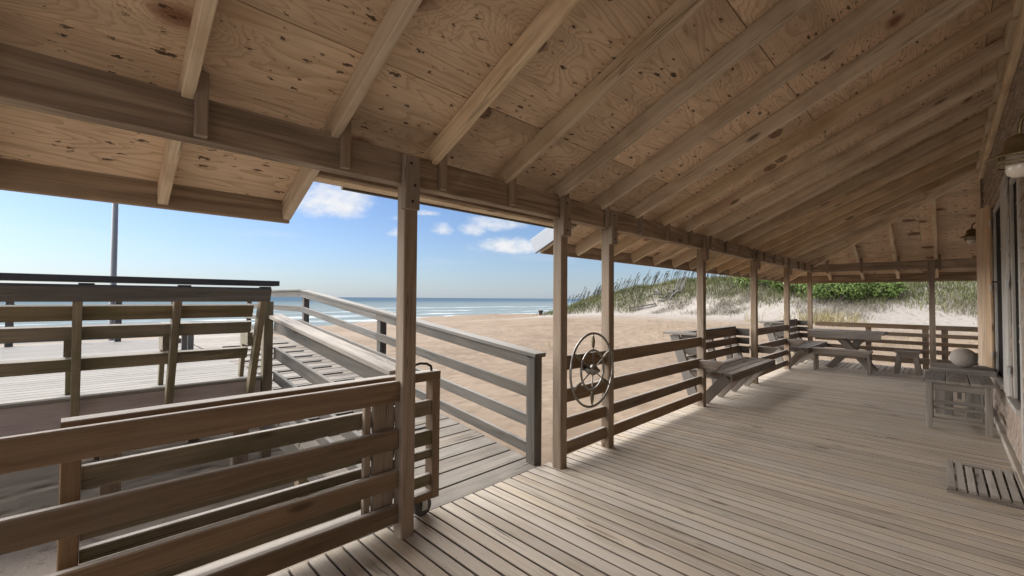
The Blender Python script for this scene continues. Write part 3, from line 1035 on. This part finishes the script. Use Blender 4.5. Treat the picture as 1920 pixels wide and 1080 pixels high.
# ------------------------------------------------------------------ rolling gate
GX = -2.475
gate = thing('rolling_gate', (GX, .85, 0), 'rolling wooden gate on a caster wheel parked behind the near railing', 'gate')
gy0, gy1 = -.055, 1.735
board('top_rail', (GX, gy0, .925), (GX, gy1, .925), .085, .06, M_RAIL, gate)
board('bottom_rail', (GX, gy0 + .05, .135), (GX, gy1 - .062, .135), .085, .05, M_RAIL, gate)
board('stile', (GX, gy1 - .031, .11), (GX, gy1 - .031, .894), .06, .085, M_RAIL, gate, up=(1, 0, 0))
board('stile', (GX, gy0 + .031, .11), (GX, gy0 + .031, .894), .06, .085, M_RAIL, gate, up=(1, 0, 0))
for z, h in ((.716, .095), (.515, .095), (.405, .055), (.235, .075)):
    board('slat', (GX + .01, gy0 + .062, z), (GX + .01, gy1 - .063, z), .036, h, M_OLIVE, gate)
lathe('wheel', [(0, -.018), (.018, -.026), (.03, -.018), (.048, -.018), (.054, -.022), (.064, -.016), (.066, 0), (.064, .016), (.054, .022), (.048, .018), (.03, .018), (.018, .026), (0, .018)], M_RUBBER, gate,
      Matrix.Translation((GX, 1.625, .066)) @ Matrix.Rotation(R(90), 4, 'Y'), 28)
lathe('hub', [(0, -.034), (.016, -.034), (.016, .034), (0, .034)], M_GALV, gate, Matrix.Translation((GX, 1.625, .066)) @ Matrix.Rotation(R(90), 4, 'Y'), 14)
for dx in (-.036, .036):
    board('fork', (GX + dx, 1.625, .05), (GX + dx, 1.625, .112), .04, .006, M_GALV, gate, up=(1, 0, 0), ch=.001)
tube('handle', [(GX, 1.52, .95), (GX, 1.525, .985), (GX, 1.55, 1.005), (GX, 1.60, 1.012), (GX, 1.65, 1.005), (GX, 1.685, .985), (GX, 1.69, .95)], .009, M_IRON, gate)

# ------------------------------------------------------------------ ship wheel
SW = Vector((-2.245, 3.26, .812))
wheel = thing('ship_wheel', (SW.x, SW.y, SW.z), 'bright steel ship wheel with six wooden grips mounted on the railing', 'ship wheel')
ring = lambda r, n: [(SW.x, SW.y + r * math.sin(2 * math.pi * i / n), SW.z + r * math.cos(2 * math.pi * i / n)) for i in range(n)]
tube('rim', ring(.327, 56), .0105, M_STEEL, wheel, closed=True)
tube('inner_ring', ring(.175, 40), .010, M_STEEL, wheel, closed=True)
lathe('hub', [(0, -.05), (.042, -.05), (.045, -.01), (.050, .0), (.046, .02), (.03, .045), (.016, .05), (.014, .07), (0, .07)], M_STEEL, wheel, Matrix.Translation(SW) @ Matrix.Rotation(R(90), 4, 'Y'), 24)
lathe('axle', [(0, -.10), (.02, -.10), (.02, -.049), (0, -.049)], M_IRON, wheel, Matrix.Translation(SW) @ Matrix.Rotation(R(90), 4, 'Y'), 12)
for i in range(6):
    a = math.pi / 3 * i + .03
    d = Vector((0, math.sin(a), math.cos(a)))
    tube('spoke', [SW + d * .03, SW + d * .325], .006, M_STEEL, wheel)
    tube('grip', [SW + d * .195, SW + d * .21, SW + d * .25, SW + d * .285, SW + d * .305], [.007, .014, .017, .013, .007], M_OLIVE, wheel)

# ------------------------------------------------------------------ built-in benches


def bench(y0, label):
    L = 2.21
    y1 = y0 + L
    b = thing('built_in_bench', (-2.3, y0, 0), label, 'bench', 'benches built into the porch railing')
    # seat
    for k, xx in enumerate((-2.50, -2.355, -2.21, -2.075)):
        board('seat_plank', (xx, y0 + .10, .438), (xx, y1 - .02, .438), .135 if k < 3 else .115, .034, M_BENCH, b)
    board('seat_apron', (-2.03, y0 + .12, .385), (-2.03, y1 - .03, .385), .03, .075, M_BENCH, b)
    # back
    for z, h in ((.885, .125), (.735, .11), (.58, .12)):
        xb = -2.60 - (z - .5) * .10
        board('back_board', (xb, y0 + .02, z), (xb, y1 - .01, z), .036, h, M_RAIL, b, up=(.12, 0, 1) if False else (-.12, 0, 1))
    for yy in (y0 + .35, y0 + 1.1, y1 - .35):
        board('slanted_post', (-2.58, yy, .05), (-2.69, yy, .95), .045, .10, M_GREY, b, up=(1, 0, 0))
    # sides
    for yy in (y0 + .005, y1 - .012):
        for z, h in ((.885, .125), (.735, .11), (.58, .12)):
            board('side_board', (-2.42, yy, z), (-2.66, yy, z), .032, h, M_GREY, b)
        board('side_post', (-2.46, yy - .02, .05), (-2.75, yy - .02, .95), .045, .13, M_PLAT, b, up=(1, 0, 0))
        board('side_post', (-2.44, yy - .02, .28), (-2.66, yy - .02, .52), .04, .10, M_PLAT, b, up=(1, 0, 0))
    for yy in (y0 + .02, ):
        board('cap_board', (-2.415, yy, .968), (-2.88, yy, .968), .22, .03, M_PLAT, b)
    board('cap_board', (-2.69, y0 + .14, .966), (-2.69, y1 - .02, .966), .12, .03, M_GREY, b)
    # arms with slanted ends
    for yy in (y0 - .155, y1 + .165):
        bm = bmesh.new()
        pts = [(-2.46, .640), (-2.005, .640), (-2.12, .53), (-2.43, .53)]
        f1 = [bm.verts.new((x, -.05, z)) for x, z in pts]
        f2 = [bm.verts.new((x, .05, z)) for x, z in pts]
        bm.faces.new(f1); bm.faces.new(f2[::-1])
        for i in range(4):
            j = (i + 1) % 4
            bm.faces.new((f1[i], f2[i], f2[j], f1[j]))
        bmesh.ops.translate(bm, verts=bm.verts, vec=(2.3, 0, -.56))
        bm_obj('armrest', bm, M_BENCH, b, T(-2.3, yy, .56))
    # diagonal braces
    for yy in (y0 + .16, y0 + .72, y0 + 1.3, y1 - .3):
        board('brace', (-2.42, yy, .02), (-2.10, yy, .40), .04, .13, M_BENCH, b, up=(-1, 0, 1))
        board('bearer', (-2.58, yy + .045, .385), (-2.05, yy + .045, .385), .04, .07, M_BENCH, b)
    return b


b1 = bench(PO['D'] + PW, 'nearer built-in bench with slatted back set into the porch railing')
b2 = copy_tree(b1, T(-2.3, PO['F'] + PW, 0))
b2['label'] = 'farther built-in bench in the porch corner left of the picnic table'

# ------------------------------------------------------------------ furniture
pt = thing('picnic_table', (-1.5, 11.55, 0), 'long grey picnic table with crossed legs at the far end of the porch', 'table')
for k in range(5):
    yy = 11.2 + k * .16
    board('top_plank', (-2.12, yy, .785), (-.86, yy, .785), .15, .045, M_TABLE, pt)
board('apron', (-2.08, 11.14, .715), (-.90, 11.14, .715), .03, .10, M_TABLE, pt)
for xx in (-1.95, -1.05):
    board('cleat', (xx, 11.18, .735), (xx, 11.86, .735), .05, .06, M_TABLE, pt)
for yy in (11.38, 11.66):
    board('leg', (-1.66, yy, .74), (-1.04, yy, .0), .05, .12, M_BENCH, pt, up=(1, 0, 1))
    board('leg', (-1.17, yy + .052, .74), (-1.80, yy + .052, .0), .05, .12, M_BENCH, pt, up=(-1, 0, 1))
pn = thing('picnic_bench', (-1.5, 10.95, 0), 'low plank bench in front of the picnic table', 'bench')
for yy in (10.85, 11.0):
    board('seat_plank', (-1.98, yy, .44), (-1.02, yy, .44), .145, .04, M_BENCH, pn)
board('apron', (-1.95, 10.79, .385), (-1.05, 10.79, .385), .03, .09, M_BENCH, pn)
for xx in (-1.93, -1.06):
    for yy in (10.82, 11.03):
        board('leg', (xx, yy, 0), (xx, yy, .42), .045, .05, M_BENCH, pn, up=(1, 0, 0))
st = thing('wooden_stool', (-.55, 11.65, 0), 'small splayed-leg wooden stool right of the picnic table', 'stool')
for k in range(2):
    board('seat_plank', (-.73, 11.58 + k * .15, .435), (-.36, 11.58 + k * .15, .435), .145, .04, M_BENCH, st)
board('apron', (-.68, 11.55, .375), (-.41, 11.55, .375), .03, .08, M_BENCH, st)
for xx, dx in ((-.66, -.05), (-.43, .05)):
    for yy, dy in ((11.57, -.05), (11.74, .05)):
        board('leg', (xx + dx, yy + dy, 0), (xx, yy, .42), .05, .085, M_BENCH, st, up=(1, 0, 0))

t1 = thing('slatted_table', (.08, 7.2, 0), 'small grey side table with three-plank top beside the house wall', 'table')
for k in range(3):
    xx = -.195 + .092 + k * .187
    board('top_plank', (xx, 6.83, .545), (xx, 7.62, .545), .178, .028, M_TABLE, t1)
board('apron', (-.16, 6.90, .485), (.33, 6.90, .485), .028, .085, M_TABLE, t1)
board('apron', (-.16, 7.55, .485), (.33, 7.55, .485), .028, .085, M_TABLE, t1)
for xx in (-.145, .315):
    for yy in (6.90, 7.55):
        board('leg', (xx, yy, 0), (xx, yy, .53), .055, .055, M_TABLE, t1, up=(1, 0, 0))
    board('stretcher', (xx, 6.93, .20), (xx, 7.52, .20), .028, .05, M_TABLE, t1)
for z in (.30, .20):
    board('stretcher', (-.115, 7.0 + (.3 - z) * 2, z), (.285, 7.0 + (.3 - z) * 2, z), .028, .035, M_TABLE, t1)

t2 = thing('low_table', (.1, 8.0, 0), 'thick-topped grey table carrying the round ball by the shutter', 'table')
for k in range(4):
    yy = 7.82 + k * .165
    board('top_plank', (-.155, yy, .575), (.42, yy, .575), .158, .062, M_TABLE, t2)
for xx in (-.03, .25):
    board('panel_leg', (xx, 7.86, 0), (xx, 7.86, .543), .17, .04, M_TABLE, t2, up=(0, 1, 0))
    board('panel_leg', (xx, 8.25, 0), (xx, 8.25, .543), .17, .04, M_TABLE, t2, up=(0, 1, 0))
board('stretcher', (.11, 7.882, .25), (.11, 8.228, .25), .04, .08, M_TABLE, t2)
prof = []
for i in range(19):
    a = -math.pi / 2 + math.pi * i / 18
    prof.append((max(.0005, .128 * math.cos(a)), .122 * math.sin(a)))
ball = lathe('ball_float', prof, M_STONE, None, T(.155, 8.0, .606 + .122), 32)
tag(ball, 'round pale stone-coloured ball resting on the thick grey table', 'ball')

mat_ = thing('slatted_floor_mat', (.2, 5.07, 0), 'wooden slatted floor mat lying on the deck by the door', 'floor mat')
for k in range(8):
    xx = .012 + k * .055
    if xx > .40: break
    a = rng.uniform(-.006, .006)
    y1 = 5.46 if k in (0, 1, 5, 6, 7) else 5.33
    board('slat', (xx + a, 4.66, .045 + rng.uniform(-.003, .003)), (xx - a, y1, .045 + rng.uniform(-.003, .003)), .043, .02, M_BENCH, mat_, ch=.003)
board('slat', (.10, 5.40, .046), (.255, 5.40, .046), .09, .02, M_BENCH, mat_, ch=.003)
for yy in (4.70, 5.05, 5.42):
    board('bearer', (-.01, yy, .017), (.41, yy, .017), .06, .034, M_BENCH, mat_, ch=.003)


# ------------------------------------------------------------------ wall lamps
def lamp(x, y, z, k, label):
    l = thing('wall_lamp', (WALL, y, z), label, 'lamp', 'gooseneck lamps on the house wall')
    rr_ = (WALL - .02 - x) / 2
    pts = []
    for i in range(13):
        a = math.pi * i / 12
        pts.append((x + rr_ + rr_ * math.cos(a), y, z + .17 * k + rr_ * 1.0 * math.sin(a)))
    pts.append((x, y, z + .11 * k))
    tube('arm', [(WALL - .003, y, z + .12 * k), (WALL - .02, y, z + .13 * k)] + pts, .010 * k, M_BRONZE, l, seg=10)
    lathe('wall_plate', [(0, 0), (.045, 0), (.045, .012), (.03, .02), (0, .022)], M_BRONZE, l, Matrix.Translation((WALL - .002, y, z + .12 * k)) @ Matrix.Rotation(R(-90), 4, 'Y'), 20)
    S = lambda pr: [(r * k, q * k) for r, q in pr]
    lathe('shade', S([(.012, .145), (.02, .14), (.048, .13), (.062, .105), (.066, .06), (.085, .042), (.135, .016), (.137, .008), (.133, .004), (.06, .045), (.05, .06), (.0, .065)]), M_BRONZE, l, T(x, y, z), 36)
    for r, zz in ((.085, -.012), (.088, -.032)):
        tube('guard_ring', [(x + k * r * math.cos(2 * math.pi * i / 28), y + k * r * math.sin(2 * math.pi * i / 28), z + k * zz) for i in range(28)], .005 * k, M_BRONZE, l, closed=True, seg=6)
    for i in range(4):
        a = math.pi / 2 * i + .4
        tube('guard_bar', [(x + k * .086 * math.cos(a), y + k * .086 * math.sin(a), z + k * .03), (x + k * .087 * math.cos(a), y + k * .087 * math.sin(a), z - k * .034)], .004 * k, M_BRONZE, l, seg=6)
    lathe('glass_globe', S([(.05, .05), (.056, .0), (.056, -.055), (.05, -.08), (.032, -.095), (.0, -.10)]), M_GLOBE, l, T(x, y, z), 28)
    return l


lamp(.212, 2.58, 2.005, .70, 'large bronze gooseneck wall lamp with white globe, close at the right edge')
lamp(.30, 9.68, 2.43, 1.0, 'small distant bronze gooseneck wall lamp half hidden by the pine shutter')

# ------------------------------------------------------------------ beach things
gz = ground_z(-44.2, 50.2)
tb = thing('trash_barrel', (-44.2, 50.2, gz), 'dark tapered trash barrel standing alone on the beach before the sea', 'barrel')
lathe('barrel', [(0, .16), (.20, .16), (.36, .95), (.39, .96), (.39, 1.02), (.35, 1.02), (.30, .7), (0, .6)], M_RUST, tb, T(-44.2, 50.2, gz), 20)
board('post', (-44.2, 50.2, gz - .3), (-44.2, 50.2, gz + .2), .14, .14, M_GREY, tb, up=(1, 0, 0))


def pix(px, py, d):      # world point at a given depth along a photo direction (used once, to read positions off)
    return Vector((0, 0, EYE)) + (_r2 * ((px - 960) / 807.0) + _u2 * ((540 - py) / 807.0) + _f) * d


dr = random.Random(21)
dx0, dy0 = -17.6, 37.2
dz0 = ground_z(dx0, dy0)
dw = thing('driftwood_heap', (dx0, dy0, dz0), 'heap of broken grey driftwood and boards on the face of the dune', 'driftwood')
for i in range(16):
    bx, by = dx0 + dr.uniform(-.8, .8), dy0 + dr.uniform(-1.0, .9)
    bz = ground_z(bx, by)
    L = dr.uniform(.5, 1.15)
    an = dr.uniform(0, 6.28)
    ti = dr.uniform(.0, .7)
    e = Vector((math.cos(an) * math.cos(ti), math.sin(an) * math.cos(ti) * .5, math.sin(ti))) * L
    tube('branch', [(bx, by, bz - .1), Vector((bx, by, bz + .1)) + e * .5 + Vector((dr.uniform(-.1, .1), 0, dr.uniform(-.1, .15))), Vector((bx, by, bz)) + e], [.12, .09, .05], M_DRIFT, dw, seg=7)
for i in range(4):
    bx = dx0 + .25 + i * .22
    bz = ground_z(bx, dy0 + .5)
    board('board', (bx, dy0 + .5, bz - .1), (bx + .5, dy0 + .7, bz + 1.25 + dr.uniform(-.2, .3)), .12, .04, M_DRIFT, dw, up=(0, 1, 0))
dpz = ground_z(-18.7, 34.8)
dp = board('driftwood_plank', (-20.0, 34.6, dpz + .16), (-17.9, 35.6, ground_z(-17.9, 35.6) + .2), .28, .12, M_DRIFT)
tag(dp, 'single weathered plank lying on the sand below the driftwood heap', 'plank')


# ------------------------------------------------------------------ dune vegetation
def leaf_mat(name, cols, nscale):
    m, t = new_mat(name)
    g_ = t.n('ShaderNodeNewGeometry')
    f = t.noise(g_.outputs['Position'], nscale, 3, .6)
    f2 = t.noise(g_.outputs['Position'], nscale * 9, 2, .6)
    c = t.mix(t.ramp(f, .32, .68), cols[0], cols[1])
    c = t.mix(t.m('MULTIPLY', t.ramp(f2, .4, .7), .7), c, cols[2])
    b = finish(t, c, .7, spec=.2)
    b.inputs['Transmission Weight'].default_value = 0.0
    return m


M_GRASS = leaf_mat('dune_grass_green', ((.06, .075, .025), (.125, .13, .05), (.18, .165, .09)), .35)
M_DRY = leaf_mat('dry_grass', ((.23, .19, .09), (.30, .25, .13), (.17, .15, .075)), .6)
M_SCRUB = leaf_mat('grey_scrub', ((.16, .14, .11), (.26, .23, .18), (.10, .10, .06)), .8)
M_LEAF = leaf_mat('shrub_leaf', ((.045, .08, .016), (.10, .15, .034), (.16, .20, .065)), .9)
M_OAT = leaf_mat('sea_oat_straw', ((.055, .045, .022), (.085, .07, .036), (.045, .045, .022)), 1.5)
M_BARK = plain('grey_bark', (.13, .11, .09), .9, 0, 12, .4)


class Blades:
    def __init__(self): self.v, self.f = [], []

    def blade(self, p, h, wd, lean_, ang, bend=.5):
        b = len(self.v)
        c, s = math.cos(ang), math.sin(ang)
        la = random.uniform(0, 6.283)
        lx, ly = math.cos(la) * lean_ * h, math.sin(la) * lean_ * h
        for t_, ww in ((0, 1.0), (.55, .75)):
            q = (p[0] + lx * t_ * t_, p[1] + ly * t_ * t_, p[2] + h * t_)
            self.v += [(q[0] - c * wd * ww / 2, q[1] - s * wd * ww / 2, q[2]), (q[0] + c * wd * ww / 2, q[1] + s * wd * ww / 2, q[2])]
        self.v.append((p[0] + lx, p[1] + ly, p[2] + h * (1 - bend * lean_ * .4)))
        self.f += [(b, b + 1, b + 3, b + 2), (b + 2, b + 3, b + 4)]

    def leaf(self, p, n, size, asp=.6):
        b = len(self.v)
        n = Vector(n).normalized()
        u = n.orthogonal().normalized()
        u.rotate(Matrix.Rotation(random.uniform(0, 6.28), 3, n))
        v = n.cross(u)
        p = Vector(p)
        for q in (p - u * size, p - v * size * asp, p + u * size, p + v * size * asp):
            self.v.append(tuple(q))
        self.f.append((b, b + 1, b + 2, b + 3))


def cover(x, y):
    """how green the dune is at a place, 0..1"""
    c = lerp_tab(CREST, x)
    z = ground_z(x, y)
    top = sm(.30, .75, (z + .2) / max(.6, c + .2))
    k = noise.noise(Vector((x * .22, y * .22, 5.5))) * .5 + .5
    if x > -10: top = max(top, sm(34.3, 36.5, y + 2.4 * (k - .5)))
    if x < -19: top = max(top, sm(33.5, 36, y + 2 * (k - .5)) * .95)
    top *= sm(.25, .9, c)
    return top * (0.55 + .9 * k)


random.seed(12)
gb = Blades()
cnt = 0
while cnt < 60000:
    x = random.uniform(-36, 12) if random.random() < .85 else random.uniform(-30, 20)
    y = random.uniform(30.5, 46)
    if random.random() < cover(x, y):
        z = ground_z(x, y) - .03
        gb.blade((x, y, z), random.uniform(.22, .60), random.uniform(.022, .05), random.uniform(.1, .7), random.uniform(0, 3.14))
        cnt += 1
o = mesh_obj('dune_grass', gb.v, gb.f, M_GRASS)
tag(o, 'green beach grass covering the crest of the sand dune', 'grass', kind='stuff')
# sparse clumps and grey scrub on the sandy faces
sb_ = Blades()
for k in range(900):
    x, y = random.uniform(-17, 12), random.uniform(32.5, 39)
    if noise.noise(Vector((x * .3, y * .3, 9.1))) < -.02: continue
    for q in range(34):
        px_, py_ = x + random.gauss(0, .3), y + random.gauss(0, .3)
        sb_.blade((px_, py_, ground_z(px_, py_) - .02), random.uniform(.12, .42), random.uniform(.014, .035), random.uniform(.2, 1.1), random.uniform(0, 3.14))
o = mesh_obj('dune_scrub', sb_.v, sb_.f, M_SCRUB)
tag(o, 'sparse grey-brown scrub growing on the bare face of the dune', 'scrub', kind='stuff')
# dry yellow grass below the shrubs
db = Blades()
for k in range(17):
    x, y = random.gauss(-4.9, 1.1), random.uniform(28.5, 32)
    for q in range(46):
        px_, py_ = x + random.gauss(0, .22), y + random.gauss(0, .22)
        db.blade((px_, py_, ground_z(px_, py_) - .02), random.uniform(.2, 1.0), random.uniform(.014, .03), random.uniform(.1, .8), random.uniform(0, 3.14))
for k in range(260):
    x, y = random.uniform(-14, 10), random.uniform(14.5, 29)
    if noise.noise(Vector((x * .2, y * .2, 2.2))) < 0: continue
    for q in range(14):
        px_, py_ = x + random.gauss(0, .3), y + random.gauss(0, .3)
        db.blade((px_, py_, ground_z(px_, py_) - .02), random.uniform(.08, .25), random.uniform(.01, .02), random.uniform(.2, .9), random.uniform(0, 3.14))
o = mesh_obj('dry_grass', db.v, db.f, M_DRY)
tag(o, 'dry yellow grass clumps at the foot of the dune', 'dry grass', kind='stuff')
# sea oats along the left crest
ob = Blades()
for k in range(210):
    x = random.uniform(-31, -11)
    y = 41 + random.gauss(0, 1.6)
    z = ground_z(x, y)
    h = random.uniform(1.15, 1.9)
    la = random.uniform(-.4, .9)
    lx, ly = .30 * math.cos(la) * h, .30 * math.sin(la) * h
    pts = [Vector((x + lx * t_ * t_, y + ly * t_ * t_, z + h * t_)) for t_ in (0, .35, .7, .9, 1.0)]
    b = len(ob.v)
    for i, q in enumerate(pts):
        wd = .014 * (1 - .12 * i)
        ob.v += [(q.x - wd, q.y - wd, q.z), (q.x + wd, q.y + wd, q.z)]
    for i in range(4):
        ob.f.append((b + 2 * i, b + 2 * i + 1, b + 2 * i + 3, b + 2 * i + 2))
    for q in range(16):
        t_ = random.uniform(.74, 1.05)
        c_ = Vector((x + lx * t_ * t_ + random.gauss(0, .035), y + ly * t_ * t_ + random.gauss(0, .035), z + h * t_ - .06 * random.random() - max(0, t_ - .95) * .6))
        ob.leaf(c_, (random.uniform(-1, 1), random.uniform(-1, 1), .2), random.uniform(.04, .075), .35)
o = mesh_obj('sea_oats', ob.v, ob.f, M_OAT)
tag(o, 'tall sea oats with drooping seed heads lining the dune crest', 'sea oats', kind='stuff')


# shrubs
def shrub(x, y, rx, rzz, n, label, seed):
    rs = random.Random(seed)
    z = ground_z(x, y)
    s = thing('dune_shrub', (x, y, z), label, 'shrub', 'leafy shrubs on the dune')
    lb = Blades()
    lobes = [(rs.uniform(-.75, .75) * rx, rs.uniform(-.5, .5) * rx * .7, rs.uniform(.35, .8) * rzz, rs.uniform(.3, .52)) for _ in range(13)]
    for q in range(n):
        lx, ly, lz, lr = rs.choice(lobes)
        d = Vector((rs.gauss(0, 1), rs.gauss(0, 1), rs.gauss(0, 1))).normalized()
        rad = lr * rzz * rs.uniform(.6, 1.15)
        p_ = Vector((lx, ly, lz)) + Vector((d.x * rad * 1.25, d.y * rad, d.z * rad))
        if p_.z < .02: continue
        lb.leaf(p_, d + Vector((rs.uniform(-.7, .7), rs.uniform(-.7, .7), rs.uniform(-.2, .9))), rs.uniform(.05, .10), .62)
    mesh_obj('crown', lb.v, lb.f, M_LEAF, s, T(x, y, z))
    for lx, ly, lz, lr in lobes[:6]:
        tube('stem', [(x + lx * .15, y + ly * .15, z - .15), (x + lx * .6, y + ly * .6, z + lz * .5), (x + lx, y + ly, z + lz)], [.05, .035, .015], M_BARK, s, seg=6)


shrub(-7.6, 36.2, 1.9, 1.9, 3400, 'dense round-leaved green shrub on the dune behind the corner post', 1)
shrub(-5.3, 35.2, 1.7, 1.6, 2800, 'bright green shrub on the dune above the picnic table', 2)
shrub(-3.1, 36.4, 1.5, 1.2, 2000, 'lower green shrub near the dune top right of the brightest one', 3)
shrub(-10.2, 37.2, 1.6, 1.3, 1800, 'small shrub at the left of the shrub group, behind the far posts', 4)
